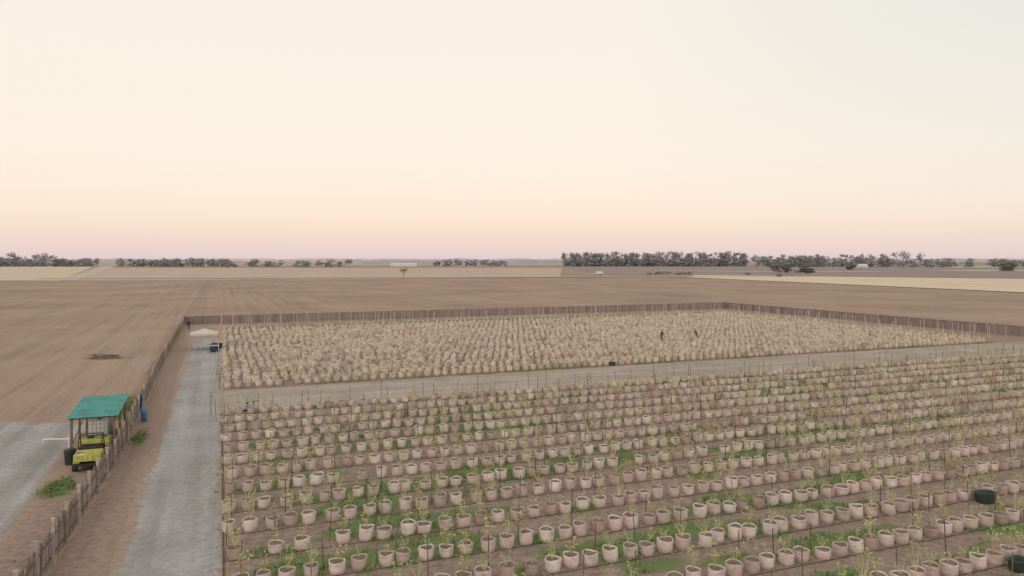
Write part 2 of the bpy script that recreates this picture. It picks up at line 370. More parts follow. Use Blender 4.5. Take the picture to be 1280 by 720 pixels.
# ------------------------------------------------------------------ stakes
M_stake=rndmat('rusty_steel',[(0,(0.09,0.065,0.055)),(1,(0.20,0.155,0.13))])
M_pale=rndmat('weathered_stake',[(0,(0.42,0.35,0.29)),(1,(0.66,0.58,0.50))])
def stake(w,h):
    t=T(); t.box(0,0,-.1,w,w*.35,h+.1); t.box(0,w*.3,-.1,w*.35,w*.6,h+.1); t.box(0,-w*.28,.05,w*1.0,.004,.2); return t
def stakes(name,rows,sp,u0,u1,hs,w,mat,ju=.12,miss=0.0):
    u=[];v=[]
    for rv in rows:
        a=np.arange(u0,u1,sp); a=a+rng.normal(0,ju,len(a)); a[1:]+=rng.uniform(-ju*2,ju*2); a=a[rng.random(len(a))>=miss]; u.append(a); v.append(np.full(len(a),rv)+rng.normal(.36,.05,len(a)))
    u=np.concatenate(u);v=np.concatenate(v);X=CA*u-SA*v;Y=SA*u+CA*v; kp=np.abs(X)<.82*Y+4;X,Y=X[kp],Y[kp];n=len(X)
    scatter(name,[stake(w,1.0)],X,Y,np.zeros(n),rng.uniform(0,.6,n),np.ones(n),rng.uniform(*hs,n),rng.normal(0,.035,n),rng.normal(0,.035,n),np.zeros(n,int),rng.random(n),[mat])
stakes('steel_stakes',FR,2.2,0.15,104,(1.2,2.0),0.038,M_stake,.4,.10)
stakes('steel_stakes',[72.6],5.3,0.2,104,(1.3,1.7),0.045,M_stake)
stakes('wooden_stakes',BR[::2],3.9,0.3,104,(1.2,1.7),0.05,M_pale,.3)
stakes('wooden_stakes',[137.5,140.5,143.5],2.6,0.3,108,(1.8,2.3),0.07,M_pale,.3)
stakes('wooden_stakes',list(np.arange(76,138,2.9)),3.1,106.5,113,(1.6,2.1),0.06,M_pale,.3)
t=T()
for rv in (137.86,140.86,143.86):
    for zz in (1.1,1.9):
        x0,y0=W(0.3,rv);x1,y1=W(108,rv); t.tube((x0,y0,zz),(x1,y1,zz),.02,.02,3)
t.obj('trellis_wires',[M_pale])
t=T()
for rv in FR:
    x0,y0=W(0.2,rv-.36);x1,y1=W(104,rv-.36); t.tube((x0,y0,.02),(x1,y1,.02),.012,.012,4)
x0,y0=W(.15,15);x1,y1=W(.15,61.5); t.tube((x0,y0,.03),(x1,y1,.03),.035,.035,5)
t.obj('drip_irrigation_lines',[simple('black_poly_tube',(0.08,0.07,0.065),.3,2,.6)])

# ------------------------------------------------------------------ fences
M_wood=rndmat('weathered_wood',[(0,(0.19,0.14,0.12)),(0.5,(0.28,0.215,0.18)),(1,(0.39,0.315,0.27))],scale=4,nv=.35)
M_post=rndmat('fence_post_wood',[(0,(0.34,0.27,0.225)),(1,(0.50,0.42,0.36))],scale=4)
M_postd=rndmat('dark_fence_post',[(0,(0.22,0.17,0.158)),(1,(0.32,0.25,0.232))],scale=4)
def fence_u(v): return np.interp(v,[20,30,48,90,150],[-6.3,-6.2,-5.65,-6.1,-6.1])
v=np.arange(21,148,0.165); u=fence_u(v); n=len(v); X=CA*u-SA*v;Y=SA*u+CA*v
pk=T(); pk.add([(-.01,-.07,0.04),(.01,-.07,0.04),(.01,.07,0.04),(-.01,.07,0.04),(-.01,-.07,1),(.01,-.07,1),(.01,.07,1),(-.01,.07,1),(0,0,1.03)],[(0,1,5,4),(1,2,6,5),(2,3,7,6),(3,0,4,7),(4,5,8),(5,6,8),(6,7,8),(7,4,8)])
fence=empty('wooden_fence',*W(-6,80))
def child_world(o,par):
    o.parent=par; o.matrix_parent_inverse=Matrix.Translation(par.location).inverted()
kp=rng.random(n)>.015
o=scatter('pickets',[pk],X[kp]+rng.normal(0,.012,kp.sum()),Y[kp],np.zeros(kp.sum()),np.full(kp.sum(),ROT)+rng.normal(0,.05,kp.sum()),np.ones(kp.sum()),rng.normal(1.5,.05,kp.sum()),rng.normal(0,.012,kp.sum()),rng.normal(0,.012,kp.sum()),np.zeros(kp.sum(),int),rng.random(kp.sum()),[M_wood]); child_world(o,fence)
v=np.arange(21,149,2.4); u=fence_u(v)+.09; n=len(v); ps=T(); ps.box(0,0,-.2,.12,.12,1.2); ps.box(0,0,1.0,.14,.14,.02)
o=scatter('posts',[ps],CA*u-SA*v,SA*u+CA*v,np.zeros(n),np.full(n,ROT),np.ones(n),rng.normal(1.8,.07,n),rng.normal(0,.02,n),rng.normal(0,.02,n),np.zeros(n,int),rng.random(n),[M_post]); child_world(o,fence)
t=T()
for zz in (.45,1.2):
    vv=np.arange(21,148,2.4)
    for a,b in zip(vv[:-1],vv[1:]):
        p=W(float(fence_u(a))+.045,a);q=W(float(fence_u(b))+.045,b); t.tube((*p,zz),(*q,zz),.04,.04,4)
o=t.obj('rails',[M_wood]); child_world(o,fence)

k=NT('shade_cloth',0.95,0.1); n=k.noise(.5,4,.65,k.mapping(sc=(1,1,.3)))
M_cloth=k.out(k.ramp(n,[(0.3,(0.205,0.152,0.148)),(0.7,(0.295,0.225,0.215))]))
def clothfence(name,pa,pb):
    L=math.dist(pa,pb); ns=int(L/.6); nz=4; dx,dy=(pb[0]-pa[0])/L,(pb[1]-pa[1])/L
    fe=empty(name,(pa[0]+pb[0])/2,(pa[1]+pb[1])/2)
    s=np.linspace(0,L,ns); S_,Z_=np.meshgrid(s,np.arange(nz),indexing='ij')
    sag=.07*np.sin(S_/2.4*math.pi)**2; z=.05+Z_/(nz-1)*(1.50-sag*1.3)
    off=.10*(fbm(S_*.5,Z_*.8,int(L)%9)-.5)
    X=pa[0]+dx*S_-dy*off;Y=pa[1]+dy*S_+dx*off
    id_=np.arange(ns*nz).reshape(ns,nz); q=np.stack([id_[:-1,:-1],id_[1:,:-1],id_[1:,1:],id_[:-1,1:]],-1).reshape(-1,4)
    o=mesh_np('shade_cloth_panel',np.stack([X,Y,z],-1).reshape(-1,3),q.ravel(),np.arange(len(q))*4,np.full(len(q),4),[M_cloth],smooth=True); child_world(o,fe)
    s=np.arange(0,L,3.2); n=len(s)
    o=scatter('posts',[ps],pa[0]+dx*s+dy*.12,pa[1]+dy*s-dx*.12,np.zeros(n),np.full(n,ROT),np.full(n,.6),rng.normal(1.62,.05,n),rng.normal(0,.02,n),rng.normal(0,.02,n),np.zeros(n,int),rng.random(n),[M_postd]); child_world(o,fe)
    t=T(); t.tube((pa[0]+dy*.06,pa[1]-dx*.06,1.52),(pb[0]+dy*.06,pb[1]-dx*.06,1.52),.025,.025,4); o=t.obj('top_rail',[M_postd]); child_world(o,fe)
clothfence('shade_cloth_fence',W(-6.1,148.2),W(116,148.2))
clothfence('shade_cloth_fence',W(116,148.2),W(118.5,40))

# ------------------------------------------------------------------ tank shelter
G=lambda n,c,**k: simple(n,c,**k)
M_teal=G('green_metal_roof',(0.045,0.25,0.21),var=.3,scale=1.2,rough=.6)
M_brown=G('rough_lumber',(0.20,0.13,0.09),var=.4,scale=5)
M_white=G('white_plastic',(0.66,0.65,0.62),var=.1,rough=.5)
M_yel=G('yellow_paint',(0.54,0.50,0.14),var=.3,scale=2.5,rough=.6)
M_blk=G('black_plastic',(0.04,0.04,0.045),var=.3,rough=.5)
M_galv=G('galvanised_steel',(0.45,0.45,0.45),var=.2,rough=.5,metal=.3)
M_blue=G('blue_plastic',(0.07,0.17,0.34),var=.25,rough=.5)
sx,sy=W(-7.05,53); sh=empty('tank_shelter',sx,sy,0,ROT)   # local x = across, y = along
t=T()
for px in (-1.15,1.1):
    for py,hh in ((-2.7,2.5),(0,2.62),(2.7,2.74)): t.box(px,py,-.1,.12,.12,hh+.1)
o=t.obj('corner_posts',[M_brown],sh)
t=T()
for px in (-1.15,1.1): t.tube((px,-2.85,2.50),(px,2.85,2.75),.07,.07,4,cap=True)
for py in (-2.7,-1.35,0,1.35,2.7): t.tube((-1.3,py,2.60+py*.044),(1.25,py,2.60+py*.044),.045,.045,4,cap=True)
t.tube((-1.15,-2.6,.9),(-1.15,2.6,1.9),.035,.035,4); t.tube((1.1,-2.6,1.0),(1.1,2.7,1.0),.04,.04,4)
o=t.obj('roof_beams',[M_brown],sh)
t=T(); nx=44
vs=[];fs=[]
for i in range(nx+1):
    x=-1.4+2.75*i/nx; dz=.022*(1 if i%4 in(1,2) else 0)
    vs+=[(x,-3.0,2.585+dz-.0),(x,3.0,2.85+dz)]
for i in range(nx): fs.append((2*i,2*i+2,2*i+3,2*i+1))
t.add(vs,fs); o=t.obj('corrugated_roof',[M_teal],sh); m=o.modifiers.new('s','SOLIDIFY'); m.thickness=.012
t=T(); t.box(0,1.0,.62,1.9,2.6,.1)
for px in(-.85,.85):
    for py in(-.2,1,2.2): t.box(px,py,0,.1,.1,.62)
t.obj('tank_stand',[M_brown],sh)
def ibc(par,x,y,z):
    t=T(); t.box(x,y,z+.14,1.08,1.08,.95); o=t.obj('tote_bottle',[M_white],par,bevel=.09)
    t=T(); t.lathe([(.12,z+1.09),(.12,z+1.13),(.1,z+1.14)],14,0,x,y); t.obj('tote_cap',[M_blk],par)
    t=T()
    for i in range(6):
        a=-.56+1.12*i/5
        for p in ((a,-.56),(a,.56),(-.56,a),(.56,a)): t.tube((x+p[0],y+p[1],z+.12),(x+p[0],y+p[1],z+1.12),.014,.014,4)
    for zz in (.13,.38,.63,.88,1.12):
        for a,b in (((-.57,-.57),(.57,-.57)),((.57,-.57),(.57,.57)),((.57,.57),(-.57,.57)),((-.57,.57),(-.57,-.57))): t.tube((x+a[0],y+a[1],z+zz),(x+b[0],y+b[1],z+zz),.015,.015,4)
    for a in(-.45,0,.45): t.box(x+a,y,z,.12,1.15,.12)
    t.obj('tote_cage',[M_galv],par)
ibc(sh,-.1,.35,.72); ibc(sh,-.1,1.6,.72)
def tank(par,x,y,z,w,d,h):
    t=T(); t.box(x,y,z,w,d,h*.9); o=t.obj('tank_body',[M_yel],par,bevel=.07)
    t=T(); 
    for i in range(4):
        t.box(x-w/2+w*(i+.5)/4,y,z+.08,.07,d+.05,h*.72)
    for zz in (.2,.65): t.box(x,y,z+h*zz,w+.04,d+.07,.05)
    t.obj('tank_ribs',[M_yel],par,bevel=.015)
    t=T(); t.lathe([(.2,z+h*.9),(.2,z+h*.95),(.17,z+h)],18,0,x-w*.15,y); t.lathe([(.06,z+h*.9),(.06,z+h*.98)],10,0,x+w*.32,y+.1); t.obj('tank_lid',[M_blk],par)
tank(sh,-.1,-1.35,.12,1.7,1.0,1.0)
# yellow utility vehicle parked at the mouth of the shelter, cargo bed towards us
tx,ty=W(-6.95,48.75); uv=empty('yellow_utility_vehicle',tx,ty,0,ROT)
t=T()
t.box(0,-.92,.62,1.36,1.12,.06)
for s_ in(-1,1): t.box(s_*.66,-.92,.68,.05,1.12,.32); t.box(s_*.55,-1.0,.50,.32,.72,.12)
t.box(0,-1.46,.68,1.27,.05,.32); t.box(0,-.38,.68,1.27,.05,.36)
for i in range(5): t.box(-.5+.25*i,-1.50,.70,.05,.03,.26)
t.obj('cargo_bed',[M_yel],uv,bevel=.015)
t=T()
t.add([(-.62,.55,.5),(.62,.55,.5),(.56,1.5,.5),(-.56,1.5,.5),(-.62,.55,1.08),(.62,.55,1.08),(.50,1.42,.86),(-.50,1.42,.86)],[(3,2,1,0),(4,5,6,7),(0,1,5,4),(1,2,6,5),(2,3,7,6),(3,0,4,7)])
for s_ in(-1,1): t.box(s_*.66,1.02,.60,.22,.78,.07); t.box(s_*.66,.1,.34,.10,.9,.16)
t.obj('hood_fenders_sills',[M_yel],uv,bevel=.04)
t=T(); t.box(0,0,.34,1.2,2.7,.14); t.box(0,-.02,.48,1.2,.55,.28); t.box(0,-.27,.78,1.18,.12,.42); t.box(0,.52,.92,1.2,.12,.22)
for s_ in(-1,1):
    t.tube((s_*.62,-.33,.5),(s_*.58,-.30,1.82),.03,.03,8); t.tube((s_*.62,.56,.9),(s_*.58,.22,1.82),.03,.03,8); t.tube((s_*.58,-.30,1.82),(s_*.58,.22,1.82),.03,.03,8)
    for yy in(-.98,1.02):
        t.tube((s_*.56,yy,.30),(s_*.78,yy,.30),.30,.30,18,cap=True); t.tube((s_*.78,yy,.30),(s_*.80,yy,.30),.22,.16,18,cap=True)
for yy in(-.30,.22): t.tube((-.58,yy,1.82),(.58,yy,1.82),.03,.03,8)
t.tube((-.3,.5,1.0),(-.3,.32,1.12),.02,.02,6)
for i in range(12):
    a=2*math.pi*i/12;b=2*math.pi*(i+1)/12; t.tube((-.3+.17*math.cos(a),.31-.10*math.sin(a),1.12+.13*math.sin(a)),(-.3+.17*math.cos(b),.31-.10*math.sin(b),1.12+.13*math.sin(b)),.014,.014,5)
t.obj('seat_frame_wheels',[M_blk],uv)
t=T()
for s_ in(-1,1): t.tube((s_*.36,1.44,.72),(s_*.36,1.475,.71),.08,.08,12,cap=True)
t.box(-.45,-1.0,.68,.5,.6,.22); t.obj('headlights_crate',[M_white],uv)
tx,ty=W(-8.15,49.5); e=empty('black_trash_bin',tx,ty,0,ROT)
t=T(); t.lathe([(.26,0),(.28,.3),(.31,.7),(.33,.78),(.33,.82),(.28,.84),(.27,.7)],18); t.obj('bin_body',[M_blk],e,smooth=True)
t=T(); t.lathe([(.34,.82),(.33,.88),(.15,.93)],18); t.obj('bin_lid',[M_blk],e)
tx,ty=W(-8.5,51.3); e=empty('water_filler_pipe',tx,ty,0,0)
t=T(); t.tube((0,0,0),(0,0,1.15),.045,.045,10,cap=True); t.tube((.04,0,1.12),(-1.6,.05,1.08),.045,.045,10,cap=True); t.tube((-1.6,.05,1.10),(-1.62,.05,.92),.05,.05,10,cap=True); t.lathe([(.075,1.02),(.085,1.12),(.075,1.2)],12)
t.obj('pvc_pipe',[M_white],e)
def barrel(name,u,v,m,s=1):
    x,y=W(u,v); e=empty(name,x,y,0,0); t=T(); t.lathe([(.27*s,0),(.29*s,.03),(.29*s,.28),(.305*s,.30),(.29*s,.32),(.29*s,.58),(.305*s,.6),(.29*s,.62),(.285*s,.86),(.26*s,.88),(.25*s,.86)],20); t.obj('barrel_body',[m],e,smooth=True)
    t=T(); t.lathe([(.035,.86),(.035,.9)],8,0,.12,0); t.obj('barrel_bung',[M_blk],e)
barrel('blue_barrel',-5.2,60.6,M_blue,.7)
t=T(); vs=[];fs=[]
for i in range(9):
    for j in range(5):
        u_=-5.62+.05*math.sin(i*1.4+j*.5)+(.12 if j==0 else 0); v_=63.5+i*.2; x,y=W(u_,v_); vs.append((x,y,.35+j*.30+.04*math.sin(i)))
for i in range(8):
    for j in range(4): a=i*5+j; fs.append((a,a+5,a+6,a+1))
t.add(vs,fs); t.obj('blue_tarp',[G('blue_tarp_cloth',(0.14,0.21,0.32),var=.3,scale=4)],smooth=True)

# ------------------------------------------------------------------ canopy at the end of the lane
M_canv=G('beige_canvas',(0.58,0.49,0.44),var=.15)
cx,cy=W(-1.9,107); cn=empty('shade_canopy',cx,cy,0,ROT)
t=T(); h=1.65
for a in(-h,h):
    for b in(-h,h): t.tube((a,b,0),(a,b,2.15),.03,.03,6); t.box(a,b,0,.14,.14,.015)
for a,b in(((-h,-h),(h,-h)),((h,-h),(h,h)),((h,h),(-h,h)),((-h,h),(-h,-h))):
    t.tube((*a,2.1),((a[0]+b[0])/2,(a[1]+b[1])/2,1.85),.018,.018,4); t.tube(((a[0]+b[0])/2,(a[1]+b[1])/2,1.85),(*b,2.1),.018,.018,4)
t.obj('canopy_frame',[M_galv],cn)
t=T(); vs=[];N=8
for i in range(N+1):
    for j in range(N+1):
        x=-1.72+3.44*i/N;y=-1.72+3.44*j/N; r=max(abs(x),abs(y))/1.72; vs.append((x,y,2.18+.62*(1-r)**1.15-.05*math.sin(math.pi*i/N)*math.sin(math.pi*j/N)*r))
t.add(vs,[(i*(N+1)+j,(i+1)*(N+1)+j,(i+1)*(N+1)+j+1,i*(N+1)+j+1) for i in range(N) for j in range(N)])
for a,b in(((-1.72,-1.72),(1.72,-1.72)),((1.72,-1.72),(1.72,1.72)),((1.72,1.72),(-1.72,1.72)),((-1.72,1.72),(-1.72,-1.72))):
    t.add([(*a,2.17),(*b,2.17),(*b,1.95),(*a,1.95)],[(0,1,2,3)])
t.obj('canopy_top',[M_canv],cn)
t=T(); t.box(.2,.2,.72,1.6,.75,.04)
for a in(-.5,.9):
    for b in(-.1,.5): t.box(a,b,0,.05,.05,.72)
t.obj('folding_table',[M_white],cn)
for i,(u_,v_,s_) in enumerate([(-.6,103.0,1.3),(-.7,104.8,1.2),(-.3,106.4,1.4)]):
    x,y=W(u_,v_); e=empty('dark_storage_tote',x,y,0,ROT+.1*i)
    t=T(); a=.42*s_;b=.36*s_;hh=.62*s_
    t.add([(-a*.85,-b*.85,0),(a*.85,-b*.85,0),(a*.85,b*.85,0),(-a*.85,b*.85,0),(-a,-b,hh),(a,-b,hh),(a,b,hh),(-a,b,hh)],[(3,2,1,0),(4,5,6,7),(0,1,5,4),(1,2,6,5),(2,3,7,6),(3,0,4,7)]); t.obj('tote_body',[G('navy_plastic',(0.05,0.06,0.09),var=.3)],e,bevel=.04)
    t=T(); t.box(0,0,hh+.004,2*a+.06,2*b+.06,.05); t.obj('tote_lid',[M_blk if i%2 else M_galv],e,bevel=.015)

def tub(u,v,s,rot):
    x,y=W(u,v); e=empty('dark_water_tub',x,y,0,rot); t=T()
    n=20; vs=[]
    for r,z in ((.80,0),(.92,.1),(1.0,.42),(1.05,.45),(1.05,.49),(.97,.49),(.92,.2)):
        for i in range(n):
            a=2*math.pi*i/n; vs.append((.5*s*r*math.copysign(abs(math.cos(a))**.6,math.cos(a)),.34*s*r*math.copysign(abs(math.sin(a))**.6,math.sin(a)),z*s*1.15))
    t.add(vs,[(j*n+i,j*n+(i+1)%n,(j+1)*n+(i+1)%n,(j+1)*n+i) for j in range(6) for i in range(n)]+[tuple(6*n+i for i in range(n))]); t.obj('tub_shell',[G('dark_green_plastic',(0.045,0.07,0.06),var=.3,rough=.5)],e,smooth=True)
tub(35.2,24.9,.95,.2); tub(28.7,19.0,.8,.5); tub(41.5,73,.7,.3)
x,y=W(2.2,62.0); e=empty('irrigation_pump_box',x,y,0,ROT)
t=T(); t.box(0,0,.1,.7,.5,.42); t.obj('pump_housing',[G('pale_blue_metal',(0.40,0.45,0.50))],e,bevel=.03)
t=T(); t.box(0,0,0,.9,.65,.1); t.tube((.3,0,.5),(.3,0,.75),.04,.04,8,cap=True); t.tube((.3,0,.7),(.75,0,.7),.035,.035,8,cap=True); t.lathe([(.1,.52),(.11,.62),(.05,.66)],12,0,-.15,0); t.obj('pump_base',[M_blk],e)

# lumber pile in the left field
x,y=W(-13.0,101.5); 
t=T(); r=random.Random(3)
for i in range(34):
    t.box(r.gauss(0,.9),r.gauss(0,.45),.02+.085*(i//6)+r.uniform(0,.02),r.uniform(1.6,3.2),.14,.05,0,r.gauss(.15,.35))
for i in range(4):
    t.box(-1.2+i*.7,.9,.02+.0*i,.6,1.1,.12,0,.2*i)
t.obj('lumber_pile',[G('grey_lumber',(0.28,0.22,0.19),var=.4,scale=3)],loc=(x,y,0))

# ------------------------------------------------------------------ people
def person(name,X,Y,rot,shirt,pants,bend=0.0):
    e=empty(name,X,Y,0,rot)
    b=bend
    J={'pel':(0,0,.95,.145,.115),'wst':(0,-.02-b*.1,1.08,.135,.10),'chs':(0,-.02-b*.35,1.30-b*.05,.165,.12),'shc':(0,-.02-b*.5,1.44-b*.1,.10,.085),'nek':(0,-.03-b*.6,1.52-b*.12,.055,.055),'hd1':(0,-.045-b*.68,1.60-b*.14,.085,.095),'hd2':(0,-.045-b*.74,1.70-b*.16,.082,.092)}
    names=list(J); vs=[J[n][:3] for n in names]; rad=[J[n][3:] for n in names]; ed=[(i,i+1) for i in range(len(names)-1)]
    def ch(start,pts):
        p=start
        for q in pts: vs.append(q[:3]); rad.append((q[3],q[3])); ed.append((p,len(vs)-1)); p=len(vs)-1
        return p
    for s_ in(-1,1):
        ch(0,[(s_*.10,0,.86,.095),(s_*.12,-.03*s_-.02,.50,.062),(s_*.13,.03*s_,.11,.042),(s_*.14,-.06+.03*s_,.045,.042),(s_*.15,-.17+.03*s_,.035,.032)])
        ch(3,[(s_*.19,-.02-b*.45,1.42-b*.1,.062),(s_*.25,-.04-b*.5,1.14-b*.1,.045),(s_*.24,-.20-b*.5,.92-b*.02,.032),(s_*.235,-.25-b*.5,.86-b*.02,.035)])
    me=bpy.data.meshes.new('body'); me.from_pydata(vs,ed,[]); o=bpy.data.objects.new('tmp',me); scene.collection.objects.link(o)
    m=o.modifiers.new('k','SKIN'); 
    for i,sv in enumerate(me.skin_vertices[0].data): sv.radius=rad[i]; sv.use_root=(i==0)
    m.use_smooth_shade=True; m2=o.modifiers.new('s','SUBSURF'); m2.levels=2; m2.render_levels=2
    dg=bpy.context.evaluated_depsgraph_get(); dg.update(); nm=bpy.data.meshes.new_from_object(o.evaluated_get(dg)); bpy.data.objects.remove(o)
    sk=G('skin',(0.42,0.26,0.18),var=.1)
    nm.materials.clear()
    for mm in (pants,shirt,sk,M_blk): nm.materials.append(mm)
    for p in nm.polygons:
        c=p.center; z=c.z; mi=0
        if z>.98: mi=1
        if abs(c.x)>.17 and z>.93-b*.02: mi=1
        if abs(c.x)>.17 and .70<z<.93-b*.02: mi=2
        if z>1.50-b*.12: mi=2
        if z<.10: mi=3
        p.material_index=mi; p.use_smooth=True
    ob=bpy.data.objects.new('body',nm); link(ob,e)
    t=T()
    for s_ in(-1,1):
        hx,hy,hz=s_*.235,-.25-b*.5,.86-b*.02
        for f in range(4):
            l=(.07,.08,.075,.06)[f]; x0=hx+(f-1.5)*.018; t.tube((x0,hy-.01,hz-.01),(x0,hy-.02-l*.4,hz-.03-l*.3),.009,.008,6); t.tube((x0,hy-.02-l*.4,hz-.03-l*.3),(x0,hy-.02-l*.35,hz-.03-l*.95),.008,.006,6,cap=True)
        t.tube((hx-s_*.03,hy,hz),(hx-s_*.055,hy-.03,hz-.045),.011,.008,6,cap=True)
    hy,hz=-.045-b*.72,1.66-b*.15
    t.tube((0,hy-.085,hz+.02),(0,hy-.115,hz-.015),.010,.016,6,cap=True)
    for s_ in(-1,1): t.tube((s_*.082,hy+.0,hz-.02),(s_*.09,hy+.01,hz+.03),.014,.018,6,cap=True)
    t.obj('hands_nose_ears',[sk],e)
    t=T()
    for s_ in(-1,1): t.box(s_*.033,hy-.092,hz+.02,.022,.01,.012)
    t.box(0,hy-.09,hz-.055,.05,.01,.01); t.obj('eyes_mouth',[M_blk],e)
    t=T(); n=16; t.lathe([(.175,hz+.055),(.17,hz+.065),(.105,hz+.07),(.10,hz+.13),(.07,hz+.155),(.01,hz+.16)],n,0,0,hy); t.obj('hat',[G('dark_hat',(0.06,0.05,0.05))],e)
M_dk=G('dark_cloth',(0.035,0.035,0.045),var=.3); M_dk2=G('dark_jeans',(0.05,0.055,0.08),var=.3)
person('person',21.9,107.2,.6,M_dk,M_dk2,.25)
person('person',27.6,109.3,-.8,G('grey_cloth',(0.10,0.09,0.09)),M_dk2,.6)
x,y=W(-4.9,137); person('person',x,y,.2,M_dk,M_dk2,.1)

# ------------------------------------------------------------------ trees
def leafmat(name,dark,mid_,light):
    return rndmat(name,[(0,dark),(0.5,mid_),(1,light)],scale=.4,nv=.15,spec=.03)
M_far=leafmat('haze_tinted_foliage',(0.245,0.235,0.25),(0.31,0.305,0.31),(0.385,0.375,0.37))  # aerial haze painted into the leaf colour as paler, cooler tones
M_midf=leafmat('foliage',(0.125,0.135,0.12),(0.18,0.19,0.16),(0.24,0.245,0.205))
M_bark=simple('bark',(0.29,0.26,0.255),.3,1)
def grove(name,trees,mat,fs=1.0,dens=170):
    V=[];R=[];tr=T()
    for (x,y,h,w,lo) in trees:
        nl=rng.integers(8,13); lob=[]
        for i in range(nl):
            a=rng.uniform(0,6.28); rr=w*.5*rng.uniform(.1,.8); zc=h*rng.uniform(lo+.06,.86)
            lob.append((x+rr*math.cos(a),y+rr*math.sin(a),zc,w*rng.uniform(.18,.32),h*rng.uniform(.10,.19),rng.uniform(-.18,.18)))
        lob.append((x,y,h*.86,w*.2,h*.13,.1))
        n=int(dens); pick=rng.integers(0,len(lob),n)
        L=np.array(lob)[pick]; d=rng.normal(0,1,(n,3)); d/=np.linalg.norm(d,axis=1)[:,None]; d*=rng.uniform(.3,1.05,n)[:,None]
        c=L[:,:3]+d*np.stack([L[:,3],L[:,3],L[:,4]],1); c[:,2]=np.maximum(c[:,2],.4)
        s=fs*rng.uniform(.5,1.2,n)
        a=rng.normal(0,1,(n,3)); a/=np.linalg.norm(a,axis=1)[:,None]; b=np.cross(a,rng.normal(0,1,(n,3))); b/=np.linalg.norm(b,axis=1)[:,None]
        q=np.stack([c-a*s[:,None],c+b*(s*.6)[:,None],c+a*s[:,None],c-b*(s*.6)[:,None]],1); V.append(q.reshape(-1,3))
        R.append(np.repeat(np.clip(.42+L[:,5]+.35*d[:,2]+rng.normal(0,.1,n),0,1),4))  # lobe tops painted lighter, undersides darker, as shading, plus random tone
        tr.tube((x,y,-.2),(x+rng.normal(0,.02*h),y,h*.45),.018*h,.012*h,6)
        for l in lob[:4]: tr.tube((x,y,h*rng.uniform(.2,.4)),(l[0],l[1],l[2]),.008*h,.004*h,4)
    V=np.concatenate(V);R=np.concatenate(R); n=len(V)//4
    tv=np.array(tr.v); tl=np.array([i for f in tr.f for i in f])+len(V); tt=np.array([len(f) for f in tr.f])
    tot=np.concatenate([np.full(n,4),tt]); st=np.concatenate([[0],np.cumsum(tot)[:-1]])
    mesh_np(name,np.concatenate([V,tv]),np.concatenate([np.arange(len(V)),tl]),st,tot,[mat,M_bark],np.concatenate([np.zeros(n,int),np.ones(len(tt),int)]),{'rnd':np.concatenate([R,np.full(len(tv),.5)])})
def line(px0,px1,Y,h0,h1,w,step,dy=25,skip=0.0,lo=.0):
    out=[]; x=px0
    while x<px1:
        if rng.random()>skip:
            d=Y+rng.uniform(-dy,dy); out.append((x,d,rng.uniform(h0,h1),w*rng.uniform(.8,1.3),lo))
        x+=step*rng.uniform(.6,1.4)
    return out
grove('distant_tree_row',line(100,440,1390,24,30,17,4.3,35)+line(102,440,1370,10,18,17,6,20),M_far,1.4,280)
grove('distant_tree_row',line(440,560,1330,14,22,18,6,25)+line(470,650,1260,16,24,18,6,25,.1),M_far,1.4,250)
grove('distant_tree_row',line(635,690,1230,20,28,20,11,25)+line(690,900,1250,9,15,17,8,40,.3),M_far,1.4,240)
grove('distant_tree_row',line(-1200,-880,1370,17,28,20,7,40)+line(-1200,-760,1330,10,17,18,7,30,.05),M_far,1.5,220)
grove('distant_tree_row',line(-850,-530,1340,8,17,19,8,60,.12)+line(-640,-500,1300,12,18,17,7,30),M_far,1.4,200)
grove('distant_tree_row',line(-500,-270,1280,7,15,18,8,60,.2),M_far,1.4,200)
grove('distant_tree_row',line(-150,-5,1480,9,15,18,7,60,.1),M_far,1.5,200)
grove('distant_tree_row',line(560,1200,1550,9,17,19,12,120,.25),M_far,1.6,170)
grove('tree_clump',[(232,640,8.0,13,.0),(243,648,9.0,14,.0),(252,636,7.5,13,.0),(268,660,5.0,9,.0)],M_midf,.7,900)
grove('tree_clump',[(530,780,10,16,.0),(545,800,9.5,15,.0),(560,790,10.5,16,.0),(420,905,8,12,.0),(585,800,8,15,.0)],M_midf,.9,700)
grove('scrub_bushes',line(110,150,600,1.2,2.4,6,4,10,.2)+[(180,560,2.2,7,0),(190,520,2.0,6,0)],M_midf,.4,160)

def bare_tree(name,x,y,h,seed):
    r=random.Random(seed); t=T(); tips=[]
    def br(p,d,l,rad,dep):
        q=p+d*l; t.tube(p,q,rad,rad*.7,5 if dep<2 else 3)
        if dep>=3: tips.append(q)
        if dep>=5: return
        for _ in range(3):
            nd=(d+Vector((r.uniform(-.8,.8),r.uniform(-.8,.8),r.uniform(.0,.6)))).normalized(); br(q,nd,l*r.uniform(.66,.86),rad*.62,dep+1)
    br(Vector((0,0,-.1)),Vector((.03,0,1)),h*.2,h*.025,0)
    for q in tips:
        for _ in range(2):
            c=q+Vector((r.gauss(0,.25),r.gauss(0,.25),r.gauss(0,.2))); a=Vector((r.gauss(0,1),r.gauss(0,1),r.gauss(0,1))).normalized()*.14; b=a.orthogonal().normalized()*.09
            t.add([c-a,c+b,c+a,c-b],[(0,1,2,3)],1)
    t.obj(name,[simple('bare_bark',(0.25,0.19,0.16),.3,1),simple('sparse_brown_foliage',(0.30,0.25,0.18),.3,1)],loc=(x,y,0))
bare_tree('small_tree',-71.0,480,9.0,11)

